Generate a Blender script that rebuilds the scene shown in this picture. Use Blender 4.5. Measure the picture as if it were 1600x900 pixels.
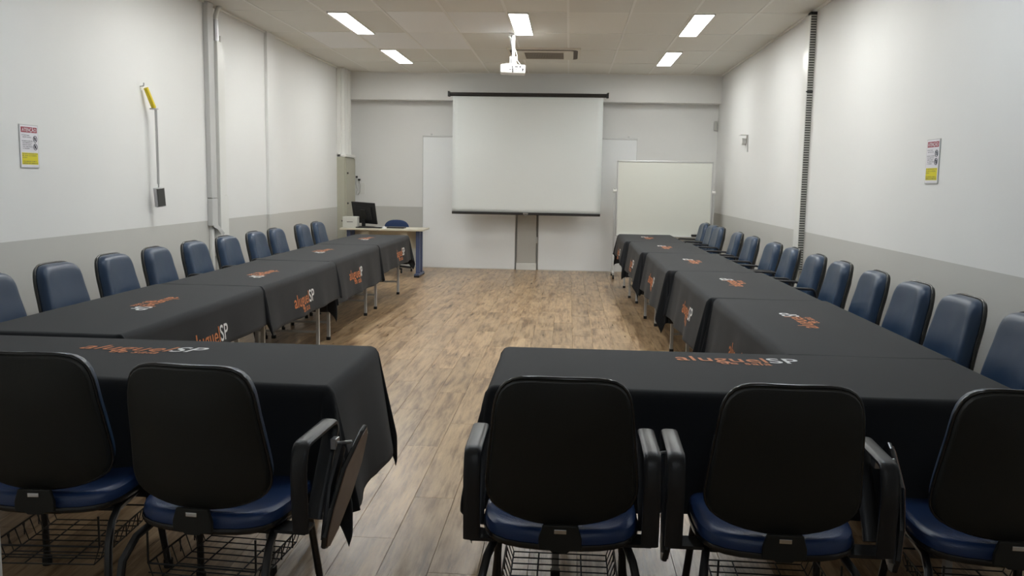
import bpy, math, random
from math import sin, cos, pi, hypot, atan2, radians
from mathutils import Vector, Matrix
random.seed(7)
for o in list(bpy.data.objects): bpy.data.objects.remove(o)
SC = bpy.context.scene
COL = SC.collection

# ------------------------------------------------------------------ camera
HC = 1.4409
def make_camera():
    yaw, pitch, roll, f = -0.0633, -0.1228, 0.0177, 1352.8
    fw = Vector((sin(yaw)*cos(pitch), cos(yaw)*cos(pitch), sin(pitch)))
    r = Vector((cos(yaw), -sin(yaw), 0)); u = r.cross(fw)
    r2 = cos(roll)*r + sin(roll)*u; u2 = -sin(roll)*r + cos(roll)*u
    m = Matrix(((r2.x, u2.x, -fw.x, 0), (r2.y, u2.y, -fw.y, 0), (r2.z, u2.z, -fw.z, HC), (0, 0, 0, 1)))
    cd = bpy.data.cameras.new('camera'); cd.sensor_width = 36; cd.lens = f/1600*36; cd.clip_start = 0.05
    c = bpy.data.objects.new('camera', cd); COL.objects.link(c); c.matrix_world = m
    SC.camera = c
make_camera()

# ------------------------------------------------------------------ world, exposure
w = bpy.data.worlds.new('world'); SC.world = w; w.use_nodes = True
w.node_tree.nodes['Background'].inputs[0].default_value = (0.75, 0.85, 1.0, 1)
w.node_tree.nodes['Background'].inputs[1].default_value = 0.05
SC.view_settings.view_transform = 'Standard'; SC.view_settings.look = 'None'
SC.view_settings.gamma = 1; SC.view_settings.use_curve_mapping = False
SC.view_settings.exposure = 1.0
LIGHT_WARM = (0.985, 1.0, 0.98); LIGHT_COOL = (0.84, 0.93, 1.0)
LIGHT_E = 17.5

# ------------------------------------------------------------------ room numbers
XL, XR, ZC, ZW = -3.614, 2.344, 3.134, 0.993
YB = 14.20          # back wall
YBEAM = 13.95       # face of the beam
YF = 1.50           # front wall the camera looks through
TOPZ = 0.732

# ------------------------------------------------------------------ materials
def mat(name, color, rough=0.5, metal=0.0, spec=0.5, bump=0.0, bscale=200.0, var=0.0, vscale=3.0, coat=0.0, sheen=0.0):
    m = bpy.data.materials.new(name); m.use_nodes = True
    nt = m.node_tree; b = nt.nodes['Principled BSDF']
    b.inputs['Base Color'].default_value = (*color, 1)
    b.inputs['Roughness'].default_value = rough
    b.inputs['Metallic'].default_value = metal
    b.inputs['Specular IOR Level'].default_value = spec
    b.inputs['Coat Weight'].default_value = coat
    b.inputs['Sheen Weight'].default_value = sheen
    tc = nt.nodes.new('ShaderNodeTexCoord')
    if var:
        n = nt.nodes.new('ShaderNodeTexNoise'); n.inputs['Scale'].default_value = vscale; n.inputs['Detail'].default_value = 4
        nt.links.new(tc.outputs['Object'], n.inputs['Vector'])
        r = nt.nodes.new('ShaderNodeValToRGB')
        r.color_ramp.elements[0].position = .3; r.color_ramp.elements[1].position = .7
        r.color_ramp.elements[0].color = (*[c*(1-var) for c in color], 1)
        r.color_ramp.elements[1].color = (*[min(1, c*(1+var)) for c in color], 1)
        nt.links.new(n.outputs['Fac'], r.inputs['Fac']); nt.links.new(r.outputs['Color'], b.inputs['Base Color'])
    if bump:
        n = nt.nodes.new('ShaderNodeTexNoise'); n.inputs['Scale'].default_value = bscale; n.inputs['Detail'].default_value = 3
        nt.links.new(tc.outputs['Object'], n.inputs['Vector'])
        bp = nt.nodes.new('ShaderNodeBump'); bp.inputs['Strength'].default_value = bump; bp.inputs['Distance'].default_value = 0.002
        nt.links.new(n.outputs['Fac'], bp.inputs['Height']); nt.links.new(bp.outputs['Normal'], b.inputs['Normal'])
    return m

def emit(name, color, strength):
    m = bpy.data.materials.new(name); m.use_nodes = True
    b = m.node_tree.nodes['Principled BSDF']
    b.inputs['Base Color'].default_value = (.9, .9, .9, 1)
    b.inputs['Emission Color'].default_value = (*color, 1)
    b.inputs['Emission Strength'].default_value = strength
    return m

def wall_mat(name, upper, lower, zsplit):
    m = bpy.data.materials.new(name); m.use_nodes = True
    nt = m.node_tree; b = nt.nodes['Principled BSDF']; L = nt.links.new
    g = nt.nodes.new('ShaderNodeNewGeometry'); s = nt.nodes.new('ShaderNodeSeparateXYZ'); L(g.outputs['Position'], s.inputs[0])
    n = nt.nodes.new('ShaderNodeTexNoise'); n.inputs['Scale'].default_value = .9; n.inputs['Detail'].default_value = 5; L(g.outputs['Position'], n.inputs['Vector'])
    gt = nt.nodes.new('ShaderNodeMath'); gt.operation = 'GREATER_THAN'; gt.inputs[1].default_value = zsplit; L(s.outputs['Z'], gt.inputs[0])
    mx = nt.nodes.new('ShaderNodeMix'); mx.data_type = 'RGBA'
    mx.inputs[6].default_value = (*lower, 1); mx.inputs[7].default_value = (*upper, 1); L(gt.outputs[0], mx.inputs[0])
    r = nt.nodes.new('ShaderNodeMapRange'); r.inputs['To Min'].default_value = .95; r.inputs['To Max'].default_value = 1.03; L(n.outputs['Fac'], r.inputs['Value'])
    mu = nt.nodes.new('ShaderNodeVectorMath'); mu.operation = 'SCALE'; L(mx.outputs[2], mu.inputs[0]); L(r.outputs[0], mu.inputs['Scale'])
    L(mu.outputs[0], b.inputs['Base Color']); b.inputs['Roughness'].default_value = .55
    n2 = nt.nodes.new('ShaderNodeTexNoise'); n2.inputs['Scale'].default_value = 90; L(g.outputs['Position'], n2.inputs['Vector'])
    bp = nt.nodes.new('ShaderNodeBump'); bp.inputs['Strength'].default_value = .12; bp.inputs['Distance'].default_value = .002
    L(n2.outputs['Fac'], bp.inputs['Height']); L(bp.outputs['Normal'], b.inputs['Normal'])
    return m

PW, PL = 0.184, 1.22
def plank_mat():
    m = bpy.data.materials.new('plank wood'); m.use_nodes = True
    nt = m.node_tree; b = nt.nodes['Principled BSDF']; L = nt.links.new; N = nt.nodes.new
    g = N('ShaderNodeNewGeometry'); s = N('ShaderNodeSeparateXYZ'); L(g.outputs['Position'], s.inputs[0])
    def M(op, a, b_=None, c=None):
        n = N('ShaderNodeMath'); n.operation = op
        for i, v in enumerate((a, b_, c)):
            if v is None: continue
            if isinstance(v, (int, float)): n.inputs[i].default_value = v
            else: L(v, n.inputs[i])
        return n.outputs[0]
    ix = M('FLOOR', M('DIVIDE', M('SUBTRACT', s.outputs['X'], XL), PW))
    off = M('MULTIPLY', M('FRACT', M('MULTIPLY', ix, 0.381)), PL)
    iy = M('FLOOR', M('DIVIDE', M('SUBTRACT', s.outputs['Y'], off), PL))
    cv = N('ShaderNodeCombineXYZ'); L(ix, cv.inputs[0]); L(iy, cv.inputs[1])
    wn = N('ShaderNodeTexWhiteNoise'); wn.noise_dimensions = '2D'; L(cv.outputs[0], wn.inputs['Vector'])
    # stretched grain coordinates, different on every plank
    gc = N('ShaderNodeCombineXYZ')
    L(M('MULTIPLY', s.outputs['X'], 1.0), gc.inputs[0]); L(M('MULTIPLY', s.outputs['Y'], 0.085), gc.inputs[1])
    L(M('MULTIPLY', wn.outputs['Value'], 37.0), gc.inputs[2])
    n1 = N('ShaderNodeTexNoise'); n1.inputs['Scale'].default_value = 34; n1.inputs['Detail'].default_value = 9; n1.inputs['Roughness'].default_value = .72; n1.inputs['Distortion'].default_value = .35
    L(gc.outputs[0], n1.inputs['Vector'])
    gc2 = N('ShaderNodeCombineXYZ')
    L(s.outputs['X'], gc2.inputs[0]); L(M('MULTIPLY', s.outputs['Y'], 0.20), gc2.inputs[1]); L(M('MULTIPLY', wn.outputs['Value'], 11.0), gc2.inputs[2])
    n2 = N('ShaderNodeTexNoise'); n2.inputs['Scale'].default_value = 11; n2.inputs['Detail'].default_value = 5; n2.inputs['Distortion'].default_value = .5
    L(gc2.outputs[0], n2.inputs['Vector'])
    f = M('ADD', M('MULTIPLY', n1.outputs['Fac'], .62), M('MULTIPLY', n2.outputs['Fac'], .38))
    r = N('ShaderNodeValToRGB'); e = r.color_ramp.elements
    e[0].position = .36; e[0].color = (.090, .047, .020, 1)
    e[1].position = .64; e[1].color = (.52, .37, .215, 1)
    x = e.new(.44); x.color = (.235, .145, .073, 1)
    x = e.new(.51); x.color = (.370, .250, .140, 1)
    L(f, r.inputs['Fac'])
    mr = N('ShaderNodeMapRange'); mr.inputs['To Min'].default_value = .86; mr.inputs['To Max'].default_value = 1.12; L(wn.outputs['Value'], mr.inputs['Value'])
    mu = N('ShaderNodeVectorMath'); mu.operation = 'SCALE'; L(r.outputs['Color'], mu.inputs[0]); L(mr.outputs[0], mu.inputs['Scale'])
    L(mu.outputs[0], b.inputs['Base Color'])
    # fine raised grain
    gc3 = N('ShaderNodeCombineXYZ')
    L(s.outputs['X'], gc3.inputs[0]); L(M('MULTIPLY', s.outputs['Y'], 0.06), gc3.inputs[1]); L(wn.outputs['Value'], gc3.inputs[2])
    n3 = N('ShaderNodeTexNoise'); n3.inputs['Scale'].default_value = 150; n3.inputs['Detail'].default_value = 3; L(gc3.outputs[0], n3.inputs['Vector'])
    h = M('ADD', M('MULTIPLY', n3.outputs['Fac'], .5), n1.outputs['Fac'])
    bp = N('ShaderNodeBump'); bp.inputs['Strength'].default_value = .35; bp.inputs['Distance'].default_value = .0015
    L(h, bp.inputs['Height']); L(bp.outputs['Normal'], b.inputs['Normal'])
    rr = N('ShaderNodeMapRange'); rr.inputs['To Min'].default_value = .22; rr.inputs['To Max'].default_value = .38; L(n1.outputs['Fac'], rr.inputs['Value'])
    L(rr.outputs[0], b.inputs['Roughness']); b.inputs['Specular IOR Level'].default_value = .5
    return m

def tile_mat(c):
    m = mat('ceiling tile', c, .9, bump=.5, bscale=260)
    nt = m.node_tree; b = nt.nodes['Principled BSDF']
    oi = nt.nodes.new('ShaderNodeObjectInfo'); r = nt.nodes.new('ShaderNodeMapRange'); r.inputs['To Min'].default_value = .96; r.inputs['To Max'].default_value = 1.04
    v = nt.nodes.new('ShaderNodeVectorMath'); v.operation = 'SCALE'; v.inputs[0].default_value = c
    nt.links.new(oi.outputs['Random'], r.inputs['Value']); nt.links.new(r.outputs[0], v.inputs['Scale']); nt.links.new(v.outputs[0], b.inputs['Base Color'])
    return m

MT = {
 'wall': wall_mat('wall paint', (.80, .80, .785), (.56, .555, .525), ZW),
 'white_paint': mat('white paint', (.80, .80, .785), .5, bump=.1, bscale=120),
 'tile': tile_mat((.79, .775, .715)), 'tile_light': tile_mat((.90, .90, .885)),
 'grid': mat('ceiling grid white', (.86, .85, .80), .6),
 'plank': plank_mat(),
 'joint': mat('dark joint', (.05, .035, .022), .9),
 'cloth': mat('charcoal tablecloth', (.0130, .0145, .0175), .82, spec=.35, bump=.35, bscale=900, sheen=.06, var=.05, vscale=2),
 'orange': mat('orange print', (.60, .20, .07), .65),
 'white_print': mat('white print', (.78, .78, .78), .6),
 'navy': mat('navy vinyl', (.019, .043, .088), .28, spec=.5, bump=.35, bscale=420, var=.06, vscale=5),
 'seat_navy': mat('blue vinyl', (.020, .047, .140), .25, spec=.5, bump=.35, bscale=420, var=.06, vscale=5),
 'shell': mat('black plastic shell', (.021, .021, .0185), .5, spec=.35, bump=.35, bscale=500),
 'rim': mat('glossy black edge trim', (.014, .014, .015), .20, spec=.7),
 'armpad': mat('black armrest plastic', (.018, .018, .020), .38, spec=.5, bump=.25, bscale=350),
 'frame': mat('black painted steel tube', (.014, .014, .015), .35, spec=.6),
 'wire': mat('black wire', (.010, .010, .010), .4),
 'laminate': mat('brown wood laminate', (.16, .095, .065), .45, var=.15, vscale=14),
 'chrome': mat('chrome', (.75, .75, .75), .22, 1.0),
 'steel': mat('brushed steel', (.50, .50, .51), .35, .9),
 'table_grey': mat('light grey painted metal', (.45, .45, .44), .45),
 'tabletop': mat('white laminate top', (.6, .6, .58), .5),
 'panel': mat('white sliding panel', (.89, .91, .92), .42, bump=.03, bscale=40),
 'panel_grey': mat('grey pilaster paint', (.50, .49, .455), .5),
 'screenfab': mat('projection fabric', (.74, .77, .76), .8, bump=.05, bscale=6),
 'screenblack': mat('black screen metal', (.015, .013, .013), .4),
 'wb': mat('whiteboard surface', (.70, .71, .65), .28),
 'alu': mat('aluminium', (.62, .62, .61), .35, .7),
 'acplastic': mat('cream plastic', (.72, .68, .58), .5),
 'acdark': mat('air outlet dark', (.10, .075, .05), .7),
 'acgrille': mat('grille brown grey', (.13, .105, .075), .6), 'acbar': mat('grille bar', (.36, .32, .26), .6),
 'cabinet': mat('beige grey steel', (.42, .41, .33), .5, bump=.05, bscale=80),
 'beige': mat('beige desk laminate', (.60, .56, .46), .45),
 'blue_metal': mat('blue grey painted steel', (.075, .10, .20), .4),
 'black_plastic': mat('black plastic', (.012, .012, .013), .4),
 'lightplastic': mat('light grey plastic', (.55, .55, .51), .5),
 'blue_fabric': mat('blue fabric', (.02, .045, .12), .8, bump=.4, bscale=700),
 'yellow': mat('yellow plastic', (.72, .56, .03), .4),
 'paper': mat('sign white', (.80, .78, .82), .4),
 'signred': mat('sign red', (.36, .045, .07), .5),
 'signyellow': mat('sign yellow', (.75, .66, .02), .5),
 'signink': mat('sign ink', (.07, .07, .09), .6),
 'duct': mat('white duct plastic', (.76, .76, .73), .28),
 'ductgrey': mat('grey duct plastic', (.55, .55, .54), .4),
 'slot': mat('dark slot', (.07, .07, .065), .7),
 'projwhite': mat('white projector plastic', (.88, .88, .88), .35),
 'rubber': mat('black rubber', (.012, .012, .012), .7),
 'lamp_warm': emit('lit diffuser', LIGHT_WARM, LIGHT_E),
 'lamp_fill': emit('added fill diffuser', LIGHT_COOL, 5.0),  # glow of the added fill lamp behind the camera
 'lamp_cool': emit('lit cool diffuser', LIGHT_COOL, LIGHT_E*0.62),
}

# ------------------------------------------------------------------ helpers
class MB:
    def __init__(s): s.v = []; s.f = []; s.mi = []
    def add(s, vs, fs, mi=0):
        n = len(s.v); s.v += [tuple(a) for a in vs]; s.f += [tuple(i+n for i in q) for q in fs]; s.mi += [mi]*len(fs)
        return s
    def box(s, x0, x1, y0, y1, z0, z1, mi=0, M=None):
        vs = [Vector(p) for p in ((x0,y0,z0),(x1,y0,z0),(x1,y1,z0),(x0,y1,z0),(x0,y0,z1),(x1,y0,z1),(x1,y1,z1),(x0,y1,z1))]
        if M: vs = [M @ a for a in vs]
        return s.add(vs, [(0,3,2,1),(4,5,6,7),(0,1,5,4),(1,2,6,5),(2,3,7,6),(3,0,4,7)], mi)
    def tube(s, pts, r, n=8, closed=False, mi=0, flat=None):
        """swept tube; flat=(w,h) gives a rounded rectangular section, w across the sideways axis x"""
        P = [Vector(p) for p in pts]; k = len(P); rings = []
        up0 = None
        for i, p in enumerate(P):
            a = P[i-1] if (i > 0 or closed) else p
            b = P[(i+1) % k] if (i < k-1 or closed) else p
            t = (b-a).normalized()
            if flat:
                sx = Vector((1, 0, 0)); nz = sx.cross(t).normalized(); w, h = flat
                ring = []
                for q in range(n):
                    th = 2*pi*(q+.5)/n; c, d = cos(th), sin(th)
                    ex = 3.0
                    c2 = math.copysign(abs(c)**(2/ex), c); d2 = math.copysign(abs(d)**(2/ex), d)
                    ring.append(p + sx*c2*w/2 + nz*d2*h/2)
            else:
                if up0 is None:
                    up0 = Vector((0, 0, 1)) if abs(t.z) < .9 else Vector((1, 0, 0))
                sd = t.cross(up0).normalized(); up = sd.cross(t).normalized(); up0 = up
                ring = [p + sd*cos(2*pi*q/n)*r + up*sin(2*pi*q/n)*r for q in range(n)]
            rings.append(ring)
        vs = [a for R in rings for a in R]; fs = []
        for i in range(k if closed else k-1):
            j = (i+1) % k
            for q in range(n):
                fs.append((i*n+q, i*n+(q+1) % n, j*n+(q+1) % n, j*n+q))
        if not closed:
            fs.append(tuple(range(n))[::-1]); fs.append(tuple((k-1)*n+q for q in range(n)))
        return s.add(vs, fs, mi)
    def prism(s, poly, axis, a, b, mi=0):
        n = len(poly)
        def P(u, v, w): return {'x': (w, u, v), 'y': (u, w, v), 'z': (u, v, w)}[axis]
        vs = [P(u, v, a) for u, v in poly] + [P(u, v, b) for u, v in poly]
        fs = [tuple(range(n))[::-1], tuple(range(n, 2*n))] + [(i, (i+1) % n, n+(i+1) % n, n+i) for i in range(n)]
        return s.add(vs, fs, mi)
    def cyl(s, c, r, h, axis='z', n=20, mi=0):
        poly = [(cos(2*pi*i/n)*r, sin(2*pi*i/n)*r) for i in range(n)]
        c = Vector(c); m = MB().prism(poly, axis, 0, h)
        return s.add([Vector(a)+c for a in m.v], m.f, mi)
    def build(s, name, m, parent=None, smooth=False, bevel=0, M=None, kind=None):
        me = bpy.data.meshes.new(name)
        vs = s.v if M is None else [M @ Vector(a) for a in s.v]
        me.from_pydata(vs, [], s.f)
        ms = m if isinstance(m, (list, tuple)) else [m]
        for q in ms: me.materials.append(MT[q])
        if len(ms) > 1: me.polygons.foreach_set('material_index', s.mi)
        me.validate(); me.update()
        import bmesh
        bm = bmesh.new(); bm.from_mesh(me); bmesh.ops.recalc_face_normals(bm, faces=bm.faces); bm.to_mesh(me); bm.free()
        if smooth: me.polygons.foreach_set('use_smooth', [True]*len(me.polygons))
        o = bpy.data.objects.new(name, me); COL.objects.link(o)
        if parent: o.parent = parent
        if bevel:
            b = o.modifiers.new('bevel', 'BEVEL'); b.width = bevel; b.segments = 2; b.limit_method = 'ANGLE'; b.angle_limit = radians(40)
        if smooth == 'auto': autosmooth(me)
        if kind: o['kind'] = kind
        return o
def autosmooth(me, ang=35):
    import bmesh
    bm = bmesh.new(); bm.from_mesh(me)
    for e in bm.edges:
        if len(e.link_faces) == 2 and e.calc_face_angle(0) > radians(ang): e.smooth = False
    bm.to_mesh(me); bm.free()
def tag(o, label, cat, group=None):
    o['label'] = label; o['category'] = cat
    if group: o['group'] = group
    return o
def thing(name, label, cat, loc=(0, 0, 0), rz=0, group=None):
    o = bpy.data.objects.new(name, None); COL.objects.link(o); o.location = loc; o.rotation_euler.z = rz
    o.empty_display_size = .1
    return tag(o, label, cat, group)
def struct(o): o['kind'] = 'structure'; return o
def dup(root, loc, rz, label):
    r = root.copy(); COL.objects.link(r); r.location = loc; r.rotation_euler.z = rz; r['label'] = label
    def rec(a, b):
        for ch in a.children:
            c = ch.copy(); COL.objects.link(c); c.parent = b; rec(ch, c)
    rec(root, r)
    return r
def text_mesh(body, shear=0.0, bold=0.02):
    cu = bpy.data.curves.new('t', 'FONT'); cu.body = body; cu.offset = bold; cu.shear = shear; cu.resolution_u = 4; cu.space_character = 1.04
    o = bpy.data.objects.new('t', cu); COL.objects.link(o)
    me = o.to_mesh(); vs = [v.co.copy() for v in me.vertices]; fs = [tuple(p.vertices) for p in me.polygons]
    o.to_mesh_clear(); bpy.data.objects.remove(o); bpy.data.curves.remove(cu)
    return vs, fs

# ================================================================== STRUCTURE
# walls
struct(MB().box(XL-.15, XL, YF-.01, YB+.15, 0, ZC+.05).build('wall_left', 'wall'))
struct(MB().box(XR, XR+.15, YF-.01, YB+.15, 0, ZC+.05).build('wall_right', 'wall'))
wb_ = struct(MB().box(XL, XR, YB, YB+.15, 0, ZC+.05).build('wall_back', 'wall'))
struct(MB().box(XL, XR, YBEAM, YB, 2.70, ZC).build('trim_1', 'white_paint', bevel=.006))     # beam over the back wall
# front wall with the wide opening the picture is taken through, and the lobby behind it
m = MB(); m.box(XL-.15, -1.055, YF-.15, YF, 0, ZC+.05); m.box(1.75, XR+.15, YF-.15, YF, 0, ZC+.05); m.box(-1.055, 1.75, YF-.15, YF, 2.25, ZC+.05)
struct(m.build('wall_front', 'white_paint'))
m = MB(); m.box(-2.4, -2.3, -2.6, YF-.15, 0, 2.7); m.box(3.0, 3.1, -2.6, YF-.15, 0, 2.7); m.box(-2.4, 3.1, -2.7, -2.6, 0, 2.7)
struct(m.build('wall_lobby', 'white_paint'))
struct(MB().box(-2.4, 3.1, -2.7, YF-.15, 2.7, 2.8).build('ceiling_lobby', 'white_paint'))
# pilaster on left wall, plate on right wall
struct(MB().box(XL, XL+.035, 10.22, 10.52, 0, ZC).build('trim_2', 'wall', bevel=.004))
# baseboards
struct(MB().box(XL, XL+.014, YF, YB, 0, .075).build('baseboard_left', 'white_paint', bevel=.003))
struct(MB().box(XR-.014, XR, YF, YB, 0, .075).build('baseboard_right', 'white_paint', bevel=.003))
struct(MB().box(XL, -2.36, YB-.014, YB, 0, .075).build('baseboard_back', 'white_paint', bevel=.003))

# floor: slab + planks
floor = struct(MB().box(XL-.15, XR+.8, -2.7, YB+.15, -.12, -.006).build('floor', 'joint'))
planks = []
nx = int((XR-XL)/PW)+1
for ix in range(nx):
    x0 = XL + ix*PW; x1 = min(x0+PW, XR)
    off = ((ix*0.381) % 1.0)*PL
    iy = math.floor((YF-3.2-off)/PL)
    while True:
        y0 = off+iy*PL; y1 = y0+PL; iy += 1
        if y0 > YB: break
        y0 = max(y0, -2.6); y1 = min(y1, YB)
        if y1-y0 < .02: continue
        planks.append((x0, x1, y0, y1))
def plank_geo(m, x0, x1, y0, y1):
    g, c = .0004, .0009
    a = [(x0+g, y0+g, -.006), (x1-g, y0+g, -.006), (x1-g, y1-g, -.006), (x0+g, y1-g, -.006)]
    b = [(x, y, -.0018) for x, y, z in a]
    t = [(x0+g+c, y0+g+c, 0), (x1-g-c, y0+g+c, 0), (x1-g-c, y1-g-c, 0), (x0+g+c, y1-g-c, 0)]
    m.add(a+b+t, [(0,1,5,4),(1,2,6,5),(2,3,7,6),(3,0,4,7),(4,5,9,8),(5,6,10,9),(6,7,11,10),(7,4,8,11),(8,9,10,11)])
def score(p):
    xc, yc = (p[0]+p[1])/2, (p[2]+p[3])/2
    hid = 0
    if yc < 2.4: hid = 50
    elif xc < -2.6 or xc > 1.75: hid = 30
    elif (xc < -2.05 or xc > .95): hid = 12
    return yc + hid
planks.sort(key=score)
for p in planks[:296]:
    m = MB(); plank_geo(m, *p); m.build('plank', 'plank', floor)
m = MB()
for p in planks[296:]: plank_geo(m, *p)
m.build('plank_field', 'plank', floor, kind='stuff')

# ceiling: slab, tiles, grid
ceil = struct(MB().box(XL-.15, XR+.15, YF-.1, YB+.15, ZC+.012, ZC+.12).build('ceiling', 'slot'))
xs = [XL] + [-3.1796+.6254*k for k in range(9)] + [XR]
xs = sorted(set(x for x in xs if XL <= x <= XR))
ys = [13.985-1.25*k for k in range(11)]
ys = [YBEAM] + [y for y in ys[1:] if y > YF] + [YF]
LIGHTS = {}
for i in range(len(xs)-1):
    for j in range(len(ys)-1):
        y1, y0 = ys[j], ys[j+1]; x0, x1 = xs[i], xs[i+1]
        if x1-x0 < .03: continue
        m = MB(); m.box(-(x1-x0)/2+.006, (x1-x0)/2-.006, -(y1-y0)/2+.007, (y1-y0)/2-.007, 0, .010)
        xc, yc = (x0+x1)/2, (y0+y1)/2
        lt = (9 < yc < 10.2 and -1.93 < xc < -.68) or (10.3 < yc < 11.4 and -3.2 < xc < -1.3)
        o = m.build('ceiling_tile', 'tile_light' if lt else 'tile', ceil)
        o.location = ((x0+x1)/2, (y0+y1)/2, ZC-random.choice((0, 0, 0, .001, .003)))
        o.rotation_euler = (random.uniform(-.0022, .0022), random.uniform(-.002, .002), random.uniform(-.0015, .0015))
for x in xs[1:-1]:
    MB().box(x-.012, x+.012, YF, YBEAM, ZC-.005, ZC+.012).build('grid_bar', 'grid', ceil)
for y in ys[1:-1]:
    MB().box(XL, XR, y-.010, y+.010, ZC-.003, ZC+.012).build('cross_bar', 'grid', ceil)
m = MB(); m.box(XL, XL+.02, YF, YBEAM, ZC-.02, ZC); m.box(XR-.02, XR, YF, YBEAM, ZC-.02, ZC); m.box(XL, XR, YBEAM-.02, YBEAM, ZC-.012, ZC)
struct(m.build('trim_3', 'grid'))

# ------------------------------------------------------------------ ceiling lights
def lamp(x, y, label, mt='lamp_warm', wd=.19, ln=1.27):
    t = thing('ceiling_light', label, 'light', (x, y, ZC), 0, 'fluorescent ceiling panels')
    m = MB(); a, b = wd/2+.012, ln/2+.012
    m.box(-a, -a+.012, -b, b, -.016, .006); m.box(a-.012, a, -b, b, -.016, .006); m.box(-a, a, -b, -b+.012, -.016, .006); m.box(-a, a, b-.012, b, -.016, .006)
    m.build('lamp_frame', 'grid', t, bevel=.002)
    MB().box(-a+.012, a-.012, -b+.012, b-.012, -.012, 0).build('diffuser', mt, t)
    return t
LX = (-2.42, -.56, 1.31)
for x, nm in zip(LX, ('left', 'middle', 'right')):
    lamp(x, 9.66, 'lit ceiling panel in the nearer visible row, ' + {'left': 'left of the projector', 'middle': 'right above the projector', 'right': 'far right of the projector'}[nm])
lamp(LX[0], 12.18, 'lit ceiling panel in the farther row, left of the air conditioner')
lamp(LX[2], 12.2, 'lit ceiling panel in the farther row, right of the air conditioner')
for x, nm in zip(LX, ('left', 'middle', 'right')):
    lamp(x, 7.16, 'lit ceiling panel over the middle of the room, %s of its row' % nm)
    lamp(x, 4.66, 'cooler ceiling panel over the near tables, %s of its row' % nm, 'lamp_cool')

t = lamp(.2, -.6, 'added unseen fill light panel under the lobby ceiling', 'lamp_fill', .3, 1.2); t.location.z = 2.699  # added fill lamp, out of view, lifts the dark chair backs
# ================================================================== BACK WALL
# sliding panels, pilaster
def sliding(x0, x1, side):
    t = thing('sliding_panel', 'large white panel on the back wall %s of the pilaster' % side, 'panel', ((x0+x1)/2, YB, 0), 0, 'white panels on the back wall')
    h = (x1-x0)/2
    MB().box(-h, h, -.065, -.03, .012, 2.13).build('panel_board', 'panel', t, bevel=.004)
    MB().box(-h-.006, -h, -.068, -.028, .012, 2.135).build('edge_strip', 'alu', t)
    MB().box(h, h+.006, -.068, -.028, .012, 2.135).build('edge_strip', 'alu', t)
    MB().box(-h-.01, h+.01, -.07, -.02, 2.135, 2.155).build('top_rail', 'alu', t)
    MB().box(-h, h, -.066, 0, 0, .012).build('bottom_rail', 'duct', t)
    s = -1 if side == 'left' else 1
    MB().box(s*(h-.13)-.012, s*(h-.13)+.012, -.06, -.03, 2.155, 2.185).build('hanger', 'alu', t)
sliding(-2.385, -.862, 'left'); sliding(-.478, 1.065, 'right')
t = thing('pilaster', 'narrow grey pilaster between the two white panels under the screen', 'pilaster', (-.67, YB, 0))
MB().box(-.155, .155, -.09, 0, 0, 2.2).build('shaft', 'panel_grey', t, bevel=.004)
MB().box(-.165, .165, -.105, 0, 0, .11).build('plinth', 'duct', t, bevel=.004)
MB().box(.155, .18, -.075, -.045, .44, .54).build('lock_plate', 'alu', t, bevel=.003)
# projection screen
t = thing('projection_screen', 'pulled-down white projection screen with black bars', 'screen', (-.67, 13.62, 0))
MB().tube([(-1.21, 0, 2.765), (1.21, 0, 2.765)], .030, 16).build('casing', 'screenblack', t, smooth='auto')
for s in (-1, 1):
    MB().box(s*1.225-.018, s*1.225+.018, -.033, .05, 2.728, 2.80).build('end_cap', 'black_plastic', t, bevel=.006)
    MB().box(s*1.235-.012, s*1.235+.012, 0, .34, 2.795, 2.812).build('wall_bracket', 'screenblack', t)
m = MB(); nn = 24; vs = []; fs = []
for j in range(nn+1):
    for i in range(nn+1):
        x = -1.165+2.33*i/nn; z = 2.76-1.82*j/nn
        y = .012*sin(i*.55+j*.18)*(j/nn)*.5+.006*sin(j*.3)
        vs.append((x, y, z))
for j in range(nn):
    for i in range(nn): fs.append((j*(nn+1)+i, j*(nn+1)+i+1, (j+1)*(nn+1)+i+1, (j+1)*(nn+1)+i))
m.add(vs, fs); o = m.build('screen_fabric', 'screenfab', t, smooth=True)
sm = o.modifiers.new('thick', 'SOLIDIFY'); sm.thickness = .002
MB().box(-1.165, 1.165, -.02, .02, .915, .955).build('bottom_bar', 'screenblack', t, bevel=.008)
m = MB(); m.box(-.04, .04, -.026, -.018, .925, .950); m.tube([(-.02, -.02, .92), (0, -.02, .885), (.02, -.02, .92)], .004, 6); m.build('pull_handle', 'chrome', t)

# whiteboard on castors
t = thing('mobile_whiteboard', 'large wheeled whiteboard standing in the right back corner', 'whiteboard', (1.44, 13.32, 0))
MB().box(-.705, .705, -.012, .012, .655, 1.765).build('board', 'wb', t)
m = MB(); m.box(-.72, .72, -.018, .018, 1.76, 1.782); m.box(-.72, .72, -.018, .018, .64, .66); m.box(-.72, -.70, -.018, .018, .64, 1.782); m.box(.70, .72, -.018, .018, .64, 1.782)
m.build('board_frame', 'alu', t, bevel=.003)
for s in (-1, 1):
    MB().box(s*.742-.014, s*.742+.014, -.02, .02, .09, 1.36).build('upright', 'alu', t, bevel=.004)
    MB().box(s*.742-.016, s*.742+.016, -.27, .27, .06, .10).build('foot_bar', 'alu', t, bevel=.004)
    MB().cyl((s*.742-.025, 0, 1.32), .028, .05, 'x').build('pivot_knob', 'duct', t, smooth='auto')
    for q in (-.25, .25):
        MB().cyl((s*.742-.012, q, .03), .03, .024, 'x').build('castor', 'rubber', t, smooth='auto')
    MB().tube([(s*.742, -.20, .10), (s*.742, 0, .42)], .008, 8).build('strut', 'alu', t)
MB().box(-.70, .70, -.075, -.018, .640, .652).build('pen_tray', 'alu', t, bevel=.003)
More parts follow.
